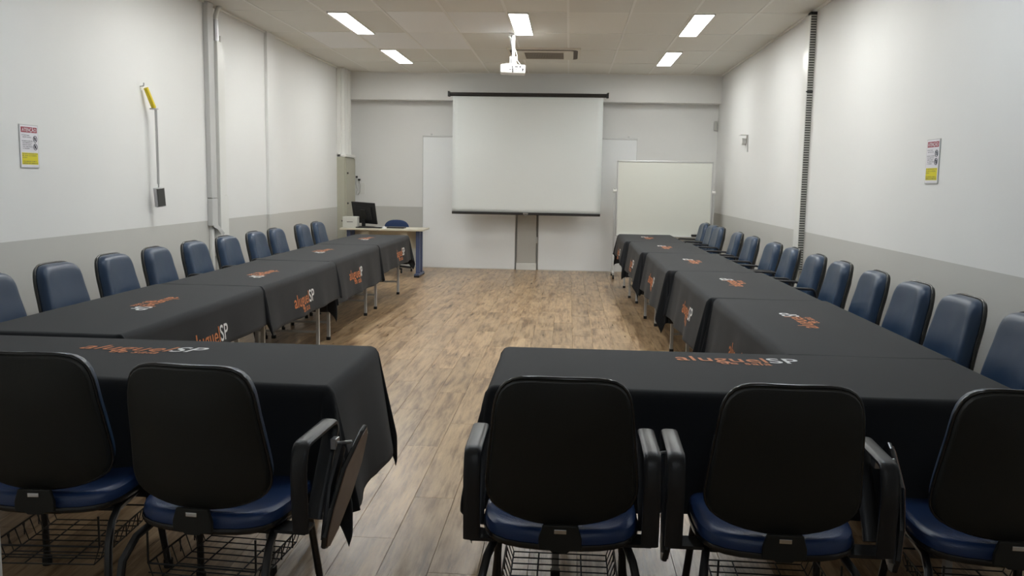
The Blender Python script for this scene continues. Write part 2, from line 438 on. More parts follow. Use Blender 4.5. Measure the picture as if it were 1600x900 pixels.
MB().box(-.742, .742, -.012, .012, .30, .33).build('cross_tube', 'alu', t)
o = MB().box(-.065, .065, -.025, .025, 0, .035).build('board_eraser', 'black_plastic', bevel=.008); o.location = (1.93, 13.27, .6525)
tag(o, 'black eraser lying in the whiteboard tray', 'eraser')

# electrical cabinet + ducts in the left corner
t = thing('electrical_cabinet', 'tall beige grey metal cabinet in the left back corner', 'cabinet', (XL, 13.70, 0))
MB().box(0, .125, -.30, .30, 0, 1.765).build('body', 'cabinet', t, bevel=.004)
d = MB().box(.125, .143, -.285, .285, .03, 1.75).build('door', 'cabinet', t, bevel=.004)
for z in (1.52, 1.05): MB().cyl((.143, -.22, z), .014, .018, 'x').build('knob', 'black_plastic', d)
t = thing('corner_duct', 'white fluted duct casing above the beige cabinet in the corner', 'duct', (XL, 13.70, 1.768))
for k, (a, r_) in enumerate(((-.20, .045), (-.03, .05), (.14, .05))):
    MB().tube([(.065, a, 0), (.065, a, ZC-1.768)], r_, 16).build('pipe', 'duct', t, smooth='auto')
MB().box(0, .06, -.30, .30, 0, ZC-1.768).build('back_plate', 'duct', t, bevel=.004)
MB().box(0, .15, -.30, .28, 0, .045).build('collar', 'duct', t, bevel=.006)

# socket plate with cables on the back wall, small fittings
t = thing('wall_socket_plate', 'white socket plate with loose cables on the back wall above the monitor', 'socket', (-3.46, YB, 1.28))
MB().box(.01, .10, -.012, 0, -.09, .09).build('plate', 'duct', t, bevel=.003)
MB().tube([(-.03, -.02, .17), (-.045, -.03, .08), (-.02, -.025, -.02), (-.045, -.02, -.10), (0, -.02, -.11)], .006, 6).build('cable', 'lightplastic', t, smooth=True)
MB().tube([(0, -.02, .12), (.03, -.03, .05), (.02, -.025, -.06), (-.01, -.02, -.10)], .005, 6).build('cable', 'lightplastic', t, smooth=True)
m = MB(); m.box(-.05, -.02, -.03, 0, .17, .20); m.box(-.012, .025, -.035, 0, .125, .155); m.build('plug', 'black_plastic', t, bevel=.004)
t = thing('corner_fitting', 'small white fitting high on the back wall by the right corner', 'fitting', (2.30, YB, 2.37))
MB().box(-.02, .022, -.05, 0, -.075, .075).build('body', 'lightplastic', t, bevel=.008)
MB().box(-.026, -.02, -.045, 0, -.06, .06).build('side_clip', 'alu', t)
t = thing('wall_bracket', 'small white sensor on a bracket high on the right wall', 'sensor', (XR, 11.86, 2.02))
MB().cyl((-.055, .05, .0), .045, .05, 'x', 16).build('sensor_head', 'duct', t, smooth='auto')
m = MB(); m.box(-.10, 0, -.10, .04, .075, .085); m.box(-.008, 0, -.115, -.075, -.14, .085); m.build('bracket_plate', 'alu', t, bevel=.003)

# ------------------------------------------------------------------ left wall duct cluster
t = thing('cable_duct_cluster', 'vertical white cable ducts on the left wall behind the chairs', 'duct', (XL, 8.72, 0))
MB().box(0, .05, -.22, -.08, 1.22, ZC).build('flat_duct', 'ductgrey', t, bevel=.005)
MB().box(0, .052, -.22, -.08, .94, 1.214).build('flat_duct', 'ductgrey', t, bevel=.005)
MB().box(0, .075, -.06, .05, .62, 2.78).build('square_duct', 'duct', t, bevel=.006)
MB().tube([(.04, -.01, 2.78), (.04, -.01, 2.99)], .030, 14).build('coupling', 'steel', t, smooth='auto')
MB().tube([(.04, -.01, 2.96), (.04, .0, 3.03), (.05, .03, 3.10), (.06, .06, ZC)], .024, 12).build('pipe_bend', 'duct', t, smooth='auto')
MB().box(0, .045, .08, .22, .80, 1.24).build('half_duct', 'duct', t, bevel=.005)
MB().box(0, .045, .08, .14, 1.24, 2.72).build('half_duct', 'duct', t, bevel=.005)
MB().box(0, .03, .15, .22, 1.24, 2.86).build('half_duct', 'duct', t, bevel=.005)
m = MB(); m.add([(.052, -.21, .95), (.052, -.09, .95), (.09, -.02, .86), (.075, -.03, .82), (.05, -.10, .90), (.05, -.20, .93)], [(0, 1, 2, 3, 4, 5)])
o = m.build('torn_cover', 'ductgrey', t); sm = o.modifiers.new('thick', 'SOLIDIFY'); sm.thickness = .003
MB().box(0, .03, -.19, -.13, 0.08, .94).build('lower_duct', 'duct', t, bevel=.004)
MB().box(0, .03, -.02, .06, 0.08, .80).build('lower_duct', 'duct', t, bevel=.004)

# right wall slotted duct
t = thing('slotted_cable_duct', 'tall slotted grey cable duct running down the right wall', 'duct', (XR, 8.86, 0))
MB().box(-.03, 0, .03, .22, .08, ZC).build('cover_plate', 'duct', t, bevel=.004)
MB().box(-.050, 0, -.080, -.004, .60, ZC-.025).build('duct_shade_fill', 'slot', t)  # solid dark box, colour stands in for shade inside the duct
m = MB(); z = .60
while z < ZC-.04:
    m.box(-.056, 0, -.090, -.083, z, z+.0115); z += .024
m.build('duct_teeth', 'lightplastic', t, kind='stuff')
MB().box(-.062, -.056, -.092, .002, .60, ZC-.025).build('duct_cover', 'duct', t)
MB().box(-.056, 0, -.003, .002, .60, ZC-.025).build('duct_side', 'lightplastic', t)
MB().box(-.064, -.0, -.093, -.080, 2.35, 2.362).build('joint_clip', 'black_plastic', t)
MB().box(-.062, 0, -.092, .0, ZC-.05, ZC-.022).build('top_plug', 'black_plastic', t)

# ------------------------------------------------------------------ warning signs
def sign(x, y, z, face, label):
    t = thing('warning_sign', label, 'sign', (x, y, z), 0, 'ATENÇÃO warning signs')
    W, H = .20, .285
    R = Matrix.Rotation(pi/2 if face > 0 else -pi/2, 4, 'Z') @ Matrix.Rotation(pi/2, 4, 'X')
    def B(name, x0, x1, y0, y1, d0, d1, mt):
        return MB().box(x0, x1, y0, y1, d0, d1).build(name, mt, t, M=R)
    B('sign_plate', -W/2, W/2, -H/2, H/2, .001, .006, 'ductgrey')
    B('sign_face', -W/2+.005, W/2-.005, -H/2+.005, H/2-.005, .006, .0068, 'paper')
    B('red_band', -W/2+.014, W/2-.014, H/2-.052, H/2-.016, .0068, .0074, 'signred')
    B('yellow_band', -W/2+.014, W/2-.012, -H/2+.022, -H/2+.100, .0068, .0074, 'signyellow')
    def T(s, x, y, size, mt, width=None, nm='lettering'):
        vs, fs = text_mesh(s, 0, .012)
        x1 = max(v.x for v in vs); k = (width/x1) if width else size
        MB().add([(v.x*k+x, v.y*size+y, .0082) for v in vs], fs).build(nm, mt, t, M=R)
    T('ATENÇÃO', -W/2+.024, H/2-.045, .032, 'paper', W-.048)
    for i, (s, x, wd) in enumerate((('É PROIBIDO FUMAR', -.084, .085), ('NESTE LOCAL', -.075, .095), ('', 0, 0), ('PROIBIDO CONSUMO', -.084, .12), ('DE ALIMENTOS E', -.075, .10), ('BEBIDAS NESTA', -.075, .095), ('SALA. MANTENHA', -.075, .11), ('A ORDEM', -.075, .07))):
        if s: T(s, x, H/2-.073-i*.0125, .0085, 'signink', wd)
    for i, (s, wd) in enumerate((('AO SAIR DESLIGUE O AR', .165), ('E AS LUZES', .15), ('DA SALA', .05), ('', 0), ('COLABORE COM A', .15), ('LIMPEZA DO AMBIENTE', .16))):
        if s: T(s, -W/2+.018, -H/2+.090-i*.0125, .0085, 'signink', wd)
    for cy in (.050, -.002):
        m = MB(); ring = [(.062+.019*cos(a*pi/10), cy+.021*sin(a*pi/10), .0085) for a in range(20)]
        m.tube(ring, .0017, 5, closed=True); m.tube([(.050, cy+.014, .0085), (.074, cy-.014, .0085)], .0017, 5)
        m.box(.056, .068, cy-.010, cy+.010, .0068, .0082)
        m.build('pictogram', 'signink', t, M=R)
sign(XL, 5.64, 1.615, 1, 'small ATENÇÃO warning sign on the left wall')
sign(XR, 5.82, 1.615, -1, 'small ATENÇÃO warning sign on the right wall')

# ------------------------------------------------------------------ hook tool hanging on the left wall
t = thing('hanging_hook_tool', 'long metal tool with yellow handle hung on the left wall', 'tool', (XL, 7.20, 0))
MB().tube([(0, 0, 2.175), (.03, 0, 2.18), (.033, 0, 2.205)], .006, 8).build('nail', 'steel', t)
P0, P1 = Vector((.042, .015, 2.165)), Vector((.072, .085, 2.005))
MB().tube([P0, P0.lerp(P1, .1), P0.lerp(P1, .85), P1], .020, 14).build('handle', 'yellow', t, smooth='auto')
MB().cyl((.072, .085, 1.992), .035, .010, 'z', 16).build('guard', 'steel', t)
m = MB(); m.box(-.004, .004, -.016, .016, 0, .63); A = Matrix.Translation((.078, .110, 1.362)) @ Matrix.Rotation(radians(.6), 4, 'X')
m.build('flat_rod', 'steel', t, M=A)
m = MB(); m.tube([(.078, .112, 1.372), (.078, .112, 1.325)], .006, 8); m.build('link', 'steel', t)
A = Matrix.Translation((.085, .110, 1.250)) @ Matrix.Rotation(radians(8), 4, 'X') @ Matrix.Rotation(radians(-28), 4, 'Z')
MB().box(-.022, .022, -.042, .042, -.082, .082).build('end_block', 'steel', t, bevel=.004, M=A)
MB().box(.0225, .0265, -.034, .034, -.075, .075).build('magnet_plate', 'slot', t, M=A)

# ------------------------------------------------------------------ projector, air conditioner
t = thing('ceiling_projector', 'white projector hanging from the ceiling on a white pole', 'projector', (-.685, 10.27, ZC))
MB().cyl((0, 0, -.02), .05, .02, 'z').build('ceiling_flange', 'projwhite', t, smooth='auto')
MB().tube([(0, 0, -.02), (0, 0, -.33)], .020, 14).build('pole', 'projwhite', t, smooth='auto')
m = MB(); m.box(-.038, .038, -.03, .03, -.345, -.26); m.box(-.09, .05, -.05, .05, -.355, -.343); m.build('mount', 'projwhite', t, bevel=.006)
R = Matrix.Translation((0, 0, -.41)) @ Matrix.Rotation(radians(1.5), 4, 'Y') @ Matrix.Rotation(radians(4), 4, 'Z')
body = MB().box(-.145, .145, -.11, .11, -.050, .050).build('body', 'projwhite', t, bevel=.016, M=R)
m = MB()
for (a, b, c, d) in ((.02, .055, .018, .030), (.07, .095, .016, .030), (-.045, -.02, -.012, -.004), (-.01, .0, -.018, -.006), (-.01, .0, -.034, -.026), (.03, .04, -.012, -.004), (.06, .066, -.034, -.02)):
    m.box(a, b, -.113, -.109, c, d)
m.build('port', 'black_plastic', body, M=R)
m = MB(); m.prism([(.10, .005), (.125, .005), (.112, -.035)], 'y', -.113, -.109); m.build('vent', 'black_plastic', body, M=R)
MB().cyl((-.08, .11, 0), .03, .02, 'y').build('lens', 'black_plastic', body, M=R, smooth='auto')
MB().tube([(-.015, -.03, -.01), (-.028, -.03, -.10), (-.012, -.03, -.22), (-.02, -.06, -.33), (.005, -.125, -.40), (.01, -.13, -.455)], .005, 6).build('cable', 'black_plastic', t, smooth=True)
MB().tube([(.022, -.02, -.18), (.045, -.02, -.24), (.05, -.05, -.31), (.09, -.10, -.36)], .004, 6).build('cable', 'projwhite', t, smooth=True)
MB().tube([(-.05, 0, -.03), (-.03, -.01, -.06), (-.028, -.01, -.12)], .012, 8).build('conduit', 'projwhite', t, smooth=True)

t = thing('air_conditioner', 'cream cassette air conditioner set in the ceiling', 'air conditioner', (-.37, 11.78, ZC))
def rrect(a, b, r, n=6):
    o = []
    for cx, cy, s in ((a-r, b-r, 0), (-a+r, b-r, 1), (-a+r, -b+r, 2), (a-r, -b+r, 3)):
        for i in range(n+1):
            th = (s+i/n)*pi/2; o.append((cx+r*cos(th), cy+r*sin(th)))
    return o
MB().prism(rrect(.475, .475, .03), 'z', -.022, -.001).build('panel', 'acplastic', t, bevel=.004)
def ring(m, a, b, r, a2, b2, r2, z):
    p = rrect(a, b, r); q = rrect(a2, b2, r2); n = len(p)
    m.add([(x, y, z) for x, y in p]+[(x, y, z) for x, y in q], [(i, (i+1) % n, n+(i+1) % n, n+i) for i in range(n)])
m = MB(); ring(m, .44, .44, .10, .383, .383, .06, -.0232)
m.build('air_outlet', 'acdark', t)
m = MB(); m.prism(rrect(.382, .382, .055), 'z', -.034, -.022); m.build('centre_plate', 'acplastic', t, bevel=.004)
g = MB().box(-.255, .255, -.26, .26, -.0355, -.034).build('grille', 'acgrille', t)
m = MB()
for k in range(24):
    x = -.25+.5*k/23; m.box(x-.003, x+.003, -.26, .26, -.040, -.0355)
for k in range(7):
    y = -.26+.52*k/6; m.box(-.255, .255, y-.003, y+.003, -.041, -.0355)
m.build('grille_bars', 'acbar', g, kind='stuff')

# ================================================================== DESK CORNER
DX0, DX1, DY0, DY1, DZ = -3.36, -2.12, 12.58, 13.18, .712
t = thing('office_desk', 'beige desk with blue metal legs in front of the back wall', 'desk', ((DX0+DX1)/2, (DY0+DY1)/2, 0))
hx, hy = (DX1-DX0)/2, (DY1-DY0)/2
MB().box(-hx, hx, -hy, hy, DZ-.026, DZ).build('desktop', 'beige', t, bevel=.004)
MB().box(-hx+.10, hx-.10, hy-.12, hy-.10, DZ-.32, DZ-.026).build('modesty_panel', 'beige', t)
for s in (-1, 1):
    lg = MB().box(s*(hx-.10)-.03, s*(hx-.10)+.03, -.16, -.10, .05, DZ-.026).build('leg', 'blue_metal', t, bevel=.006)
    MB().box(s*(hx-.10)-.03, s*(hx-.10)+.03, .06, .12, .05, DZ-.026).build('leg', 'blue_metal', t, bevel=.006)
    MB().box(s*(hx-.10)-.035, s*(hx-.10)+.035, -hy+.04, hy-.06, .012, .052).build('foot_bar', 'blue_metal', t, bevel=.01)
    for q in (-hy+.05, hy-.09): MB().box(s*(hx-.10)-.037, s*(hx-.10)+.037, q-.02, q+.03, 0, .03).build('foot_cap', 'rubber', t, bevel=.006)
for x in (-.26, .32): MB().box(x-.05, x+.05, -.19, -.17, DZ-.10, DZ-.026).build('bracket', 'beige', t)
# monitor
t = thing('computer_monitor', 'black computer monitor seen from behind on the desk', 'monitor', (-3.07, 12.93, DZ), radians(-24))
A = Matrix.Translation((0, 0, .215)) @ Matrix.Rotation(radians(2), 4, 'Y') @ Matrix.Rotation(radians(15), 4, 'X')
b = MB().box(-.215, .215, -.012, .012, -.165, .165).build('screen_housing', 'black_plastic', t, bevel=.006, M=A)
MB().box(-.19, .19, .0125, .014, -.14, .145).build('screen', 'rim', b, M=A)
MB().box(-.15, .15, -.03, -.012, -.11, .11).build('rear_cover', 'black_plastic', b, bevel=.012, M=A)
MB().box(-.04, .05, -.042, -.03, -.10, .06).build('stand_mount', 'shell', b, bevel=.004, M=A)
MB().box(-.028, .028, -.035, -.01, .01, .12).build('stand_neck', 'black_plastic', t, bevel=.004)
MB().box(-.13, .13, -.12, .08, 0, .014).build('stand_base', 'black_plastic', t, bevel=.005)
o = MB().box(-.11, .11, -.09, .09, 0, .165).build('case_body', 'lightplastic', bevel=.008)
t = thing('small_device_box', 'light grey box shaped device at the left end of the desk', 'device', (-3.235, 12.76, DZ), radians(4)); o.parent = t
MB().box(-.045, .045, -.0925, -.0905, .083, .092).build('label_strip', 'slot', t)
MB().cyl((-.128, -.05, .10), .012, .02, 'x').build('side_knob', 'black_plastic', t)
o = MB().box(-.19, .19, -.06, .06, 0, .018).build('keyboard', 'black_plastic', bevel=.005); o.location = (-2.95, 12.72, DZ+.0005); tag(o, 'thin black keyboard lying in front of the monitor base', 'keyboard')
o = MB().box(-.13, .13, -.09, .09, 0, .02).build('closed_laptop', 'black_plastic', bevel=.005); o.location = (-2.56, 12.82, DZ+.0005); tag(o, 'closed dark laptop lying flat on the desk before the chair', 'laptop')
t = thing('computer_mouse', 'small white mouse on the desk between keyboard and laptop', 'mouse', (-2.73, 12.75, DZ))
m = MB(); vs = []; fs = []
for j in range(6):
    for i in range(12):
        th = 2*pi*i/12; ph = j/5*pi/2; vs.append((cos(th)*.030*cos(ph), sin(th)*.05*cos(ph), .03*sin(ph)))
for j in range(5):
    for i in range(12): fs.append((j*12+i, j*12+(i+1) % 12, (j+1)*12+(i+1) % 12, (j+1)*12+i))
m.add(vs, fs); m.build('shell', 'projwhite', t, smooth=True)
MB().tube([(0, .05, .008), (.0, .12, .006), (-.08, .18, .006), (-.14, .24, .006)], .003, 6).build('cable', 'lightplastic', t, smooth=True)
m = MB(); m.box(-.045, .045, -.03, .03, 0, .018); o = m.build('paper_stack', 'projwhite'); o.location = (-2.83, 12.86, DZ+.0005); tag(o, 'small stack of white papers beside the monitor base', 'paper')
# desk chair
t = thing('office_chair', 'low blue office chair behind the desk', 'chair', (-2.70, 13.55, 0))
m = MB(); prof = []
def rounded_pad(w, h, th, n=28, ex=2.6, rings=5, taper=0.0, bulge=0.0, wrap=0.0):
    """upholstered pad in the xz plane, front towards +y; returns verts, faces"""
    vs = []; fs = []
    out = []
    for i in range(n):
        a = 2*pi*i/n; c, s = cos(a), sin(a)
        x = math.copysign(abs(c)**(2/ex), c)*w/2; z = math.copysign(abs(s)**(2/ex), s)*h/2
        x *= 1-taper*(z/(h/2))
        out.append((x, z))
    lv = [(1.0, 0), (1.0, .35), (.985, .65), (.94, .88), (.86, .98), (.6, 1.0+bulge*.4), (.3, 1.0+bulge*.8)]
    for sc, d in lv:
        for x, z in out: vs.append((x*sc, th*d + wrap*(x*sc/(w/2))**2, z*sc))
    k = len(lv)
    vs.append((0, th*(1+bulge), 0))
    for j in range(k-1):
        for i in range(n): fs.append((j*n+i, j*n+(i+1) % n, (j+1)*n+(i+1) % n, (j+1)*n+i))
    for i in range(n): fs.append(((k-1)*n+i, (k-1)*n+(i+1) % n, k*n))
    fs.append(tuple(range(n))[::-1])
    return vs, fs, out
vs, fs, _ = rounded_pad(.40, .32, .05)
m.add([(x, -y, z+.645) for x, y, z in vs], fs); m.build('backrest', 'blue_fabric', t, smooth='auto')
vs, fs, _ = rounded_pad(.46, .44, .05)
MB().add([(x, z-.20, y+.44) for x, y, z in vs], fs).build('seat', 'blue_fabric', t, smooth='auto')
MB().tube([(0, .0, .60), (0, .03, .50), (0, -.02, .425), (0, -.15, .42)], .015, 8).build('back_bar', 'black_plastic', t)
MB().tube([(0, -.20, .07), (0, -.20, .44)], .025, 12).build('gas_column', 'black_plastic', t)
for k in range(5):
    a = 2*pi*k/5+.3
    MB().tube([(0, -.20, .10), (.27*cos(a), -.20+.27*sin(a), .065)], .018, 8).build('base_arm', 'black_plastic', t)
    MB().cyl((.27*cos(a)-.01, -.20+.27*sin(a), .025), .025, .02, 'x', 12).build('castor', 'rubber', t)

# ================================================================== TABLES AND CLOTHS
def make_table(cx, cy, lx, ly, label, group, rz=0, legs=True):
    """folding table, lx x ly, legs near the ends of the long axis"""
    t = thing('folding_table', label, 'table', (cx, cy, 0), rz, group)
    a, b = lx/2, ly/2; z1 = TOPZ-.004
    MB().box(-a, a, -b, b, z1-.028, z1).build('tabletop', 'tabletop', t, bevel=.004)
    L = ly >= lx
    def P(u, v): return (u, v) if L else (v, u)      # u across, v along
    A, B = (a, b) if L else (b, a)
    for e in (-1, 1):
        for s in (-1, 1):
            u, v = s*(A-.06), e*(B-.22)
            x, y = P(u, v)
            MB().box(x-.0135, x+.0135, y-.0135, y+.0135, .012, z1-.028).build('leg', 'table_grey', t, bevel=.003)
            MB().box(x-.017, x+.017, y-.017, y+.017, 0, .03).build('foot_cap', 'rubber', t, bevel=.003)
        x0, y0 = P(-(A-.06), e*(B-.22)); x1, y1 = P(A-.06, e*(B-.22))
        MB().tube([(x0, y0, .16), (x1, y1, .16)], .011, 8).build('cross_bar', 'table_grey', t)
        for s in (-1, 1):
            x0, y0 = P(s*(A-.075), e*(B-.225)); x1, y1 = P(s*(A-.075), e*(B-.62))
            MB().tube([(x0, y0, .42), (x1, y1, z1-.03)], .009, 8).build('brace', 'table_grey', t)
    return t

class Drape:
    def __init__(s, a, b, over, flare, squeeze, seed, z=TOPZ):
        s.a, s.b, s.o, s.fl, s.sq, s.z = a, b, over, flare, squeeze, z     # order: -x, +x, -y, +y
        r = random.Random(seed); s.p = [r.uniform(0, 6.28) for _ in range(16)]
    def pos(s, u, v, lift=0.0):
        a, b = s.a, s.b; p = s.p
        cu = max(-a, min(a, u)); cv = max(-b, min(b, v)); ex, ey = u-cu, v-cv; d = hypot(ex, ey)
        top = s.z + .0014*sin(3.1*u+p[0])*sin(2.3*v+p[1]) + .0009*sin(9*u+4*v+p[5])
        if d < 1e-6: return (u, v, top+lift)
        sx = 0 if u < 0 else 1; sy = 2 if v < 0 else 3
        th = atan2(abs(ey), abs(ex))                       # 0: over the x side, pi/2: over the y side
        wx, wy = cos(th)**2, sin(th)**2
        fl = s.fl[sx]*wx + s.fl[sy]*wy
        r0 = .032
        # rounded edge then hang
        if d < r0*1.57:
            q = d/r0; out = r0*sin(q); dz = r0*(1-cos(q))
        else:
            out = r0; dz = r0 + (d-r0*1.57)
        h = max(0, d-.03)
        g = min(1, h/.45)
        corner = (min(1, abs(ex)/.12)*min(1, abs(ey)/.12)) if (abs(ex) > 0 and abs(ey) > 0) else 0
        # slow folds along the sides
        along = v if abs(ex) >= abs(ey) else u
        sidew = (.5+.5*sin(9.5*along+p[2]+sx*2+sy)) * .030 + (.5+.5*sin(21*along+p[3]+sy*1.3)) * .008
        out += fl*g + sidew*g*(1-corner)*min(1, fl/.02)
        cone = abs(sin(2*th))**.5 * (.06 + .03*sin(8*th+p[4]+sx)) * min(1, d/.45)*.8
        out += cone
        nx_, ny_ = cos(th), sin(th)
        nx_ *= s.sq[sx]; ny_ *= s.sq[sy]
        if corner == 0 and abs(ex) > 0: nx_ = 1
        if corner == 0 and abs(ey) > 0: ny_ = 1
        tilt = min(.30, out*.8)
        z = s.z - dz*(1-.12*tilt)*(1-.10*sin(2*th)**2)
        z = max(z, .006)
        return (cu + math.copysign(nx_*(out+lift), ex if ex else 1)*(1 if ex else 0),
                cv + math.copysign(ny_*(out+lift), ey if ey else 1)*(1 if ey else 0), z + (lift if d < r0 else 0))
    def mesh(s):
        def line(lo, a, hi):
            o1, o2 = -lo, hi
            n1 = max(4, int(o1/.022)); n2 = max(4, int(o2/.022)); nm = max(8, int(2*a/.05))
            L = [-a-o1+o1*i/n1 for i in range(n1)] + [-a+2*a*i/nm for i in range(nm)] + [a+o2*i/n2 for i in range(n2+1)]
            L += [-a-.006, -a-.014, a+.006, a+.014, -a+.01, a-.01]
            return sorted(L)
        U = line(-s.o[0], s.a, s.o[1]); V = line(-s.o[2], s.b, s.o[3])
        vs = [s.pos(u, v) for v in V for u in U]; n = len(U)
        fs = [(j*n+i, j*n+i+1, (j+1)*n+i+1, (j+1)*n+i) for j in range(len(V)-1) for i in range(n-1)]
        return vs, fs

TXT = {}
for key, body, bold in (('o', 'aluguel', .008), ('w', 'SP', .012), ('d', 'de sala', .008)):
    TXT[key] = text_mesh(body, 0, bold)
def logo(parent, fn, width=.50, shear=0.0):
    """fn(s, t) maps logo coordinates (centred, s along the words, t up) to the cloth surface"""
    w0 = max(v.x for v in TXT['o'][0]); w1 = max(v.x for v in TXT['w'][0])
    tot = w0+.04+w1; k = width/tot
    wd = max(v.x for v in TXT['d'][0])
    parts = []
    V, F = TXT['o']; V2, F2 = TXT['d']
    m = MB()
    m.add([fn((v.x-tot/2)*k + shear*(v.y-.3)*k, (v.y-.3)*k) for v in V], F)
    kd = k*.55
    m.add([fn((w0-tot/2)*k-(wd-v.x)*kd + shear*(v.y*kd-.70*k), v.y*kd-.70*k) for v in V2], F2)
    m.build('orange_lettering', 'orange', parent)
    V, F = TXT['w']
    MB().add([fn((v.x+w0+.04-tot/2)*k + shear*(v.y-.3)*k, (v.y-.3)*k) for v in V], F).build('white_lettering', 'white_print', parent)

def cloth(cx, cy, lx, ly, over, flare, squeeze, seed, label, group, rz=0, top=None, hang=None):
    D = Drape(lx/2, ly/2, over, flare, squeeze, seed)
    vs, fs = D.mesh()
    t = thing('tablecloth', label, 'tablecloth', (cx, cy, 0), rz, group)
    o = MB().add(vs, fs).build('cloth', 'cloth', t, smooth=True)
    sm = o.modifiers.new('thick', 'SOLIDIFY'); sm.thickness = .002; sm.offset = -1
    E = .0022
    if top:
        ox, oy, kind, sh = top
        if kind == 'front': fn = lambda s, q: D.pos(ox+s, oy+q, E)
        if kind == 'left': fn = lambda s, q: D.pos(ox+q, oy-s, E)     # read by somebody sitting at the left wall
        if kind == 'right': fn = lambda s, q: D.pos(ox-q, oy+s, E)
        logo(t, fn, .50, sh)
    if hang:
        side, along, drop = hang
        a = lx/2
        if side == '+x': fn = lambda s, q: D.pos(a+drop-q, along+s, E)
        if side == '-x': fn = lambda s, q: D.pos(-a-drop+q, along-s, E)
        logo(t, fn, .50)
    return t

# (centre x, near y, width, length)
LT = [(-2.335, 3.70, .67, 1.76), (-2.325, 5.50, .64, 1.74), (-2.365, 7.30, .62, 1.86), (-2.375, 9.20, .64, 1.72)]
RT = [(1.285, 3.69, .65, 1.77), (1.255, 5.50, .66, 1.66), (1.195, 7.20, .68, 1.80), (1.13, 9.04, .68, 1.62), (1.075, 10.70, .68, 1.50)]
LN = ['nearest the camera', 'second from the camera', 'third from the camera', 'farthest, before the desk']
RN = ['nearest the camera', 'second from the camera', 'third from the camera', 'fourth from the camera', 'farthest, before the whiteboard']
lt_over = [(.30, .27, .20, .10), (.30, .33, .20, .10), (.30, .40, .46, .20), (.30, .33, .30, .40)]
lt_drop = [(.0, .20), (-.08, .21), (-.15, .21), (.2, .19)]
for i, (cx, y0, lx, ly) in enumerate(LT):
    make_table(cx, y0+ly/2, lx, ly, 'folding table under black cloth in the left row, ' + LN[i], 'folding tables of the left row')
    last = i == 3
    cloth(cx, y0+ly/2, lx+.006, ly+.004, lt_over[i], (.01, .035, .004, .03 if last else .004), (1, 1, .35, 1 if last else .35), 10+i,
          'black printed tablecloth in the left row, ' + LN[i], 'black tablecloths of the left row', 0,
          top=([(.065, .04), (.11, -.18), (.0, .05), (.0, .1)][i] + ('left', .0)), hang=('+x',) + lt_drop[i])
rt_over = [(.42, .30, .25, .20), (.40, .30, .50, .30), (.40, .30, .46, .36), (.36, .30, .46, .38), (.30, .30, .46, .44)]
for i, (cx, y0, lx, ly) in enumerate(RT):
    make_table(cx, y0+ly/2, lx, ly, 'folding table under black cloth in the right row, ' + RN[i], 'folding tables of the right row')
    last = i == 4
    cloth(cx, y0+ly/2, lx+.006, ly+.004, rt_over[i], (.045, .01, .004, .03 if last else .004), (1, 1, .35, 1 if last else .35), 30+i,
          'black printed tablecloth in the right row, ' + RN[i], 'black tablecloths of the right row', 0,
          top=(-.05, [.06, .06, -.02, -.03, -.03][i], 'right', .0), hang=('-x', [-.05, -.15, 0, 0, .0][i], .21))
# transverse tables at the near end
make_table(-1.74, 3.235, 1.82, .69, 'wide folding table under black cloth across the near left', 'folding tables across the near end')
cloth(-1.74, 3.235, 1.826, .696, (.45, .47, .42, .40), (.02, .05, .03, .008), (1, 1, 1, .4), 51, 'black printed tablecloth on the table across the near left', 'black tablecloths across the near end',
      top=(.02, .15, 'front', .28))
make_table(.68, 3.315, 1.83, .69, 'wide folding table under black cloth across the near right', 'folding tables across the near end')
cloth(.68, 3.315, 1.836, .696, (.47, .45, .44, .40), (.04, .02, .03, .008), (1, 1, 1, .4), 52, 'black printed tablecloth on the table across the near right', 'black tablecloths across the near end',
      top=(.02, .205, 'front', -.08))

# ================================================================== TABLET CHAIRS
def smooth_outline(half, n=44):
    """half: (x, z) from top centre down the right side to bottom centre; returns a closed smooth outline"""
    pts = [Vector((x, z)) for x, z in half] + [Vector((-x, z)) for x, z in half[-2:0:-1]]
    k = len(pts); out = []
    for i in range(k):
        p0, p1, p2, p3 = pts[i-1], pts[i], pts[(i+1) % k], pts[(i+2) % k]
        for w_ in (0, .5):
            t2, t3 = w_*w_, w_**3
            out.append(.5*((2*p1)+(p2-p0)*w_+(2*p0-5*p1+4*p2-p3)*t2+(-p0+3*p1-3*p2+p3)*t3))
    return [(p.x, p.y) for p in out]
BACK = smooth_outline([(0, .228), (.09, .227), (.143, .217), (.175, .190), (.192, .143), (.200, .07), (.208, -.01), (.216, -.09), (.217, -.130), (.209, -.160), (.185, -.186), (.135, -.207), (.07, -.220), (0, -.224)])
SEAT = smooth_outline([(0, .222), (.09, .220), (.165, .208), (.212, .170), (.232, .09), (.238, 0), (.236, -.08), (.224, -.145), (.190, -.190), (.12, -.214), (0, -.224)])
def pad(out, lv, fn):
    """stack of outline rings, lv = (scale, depth); closed with a centre point"""
    n = len(out); vs = []; fs = []
    for sc, d in lv:
        for x, z in out: vs.append(fn(x*sc, d, z*sc))
    vs.append(fn(0, lv[-1][1]*1.02, 0)); k = len(lv)
    for j in range(k-1):
        for i in range(n): fs.append((j*n+i, j*n+(i+1) % n, (j+1)*n+(i+1) % n, (j+1)*n+i))
    for i in range(n): fs.append(((k-1)*n+i, (k-1)*n+(i+1) % n, k*n))
    fs.append(tuple(range(n))[::-1])
    return vs, fs
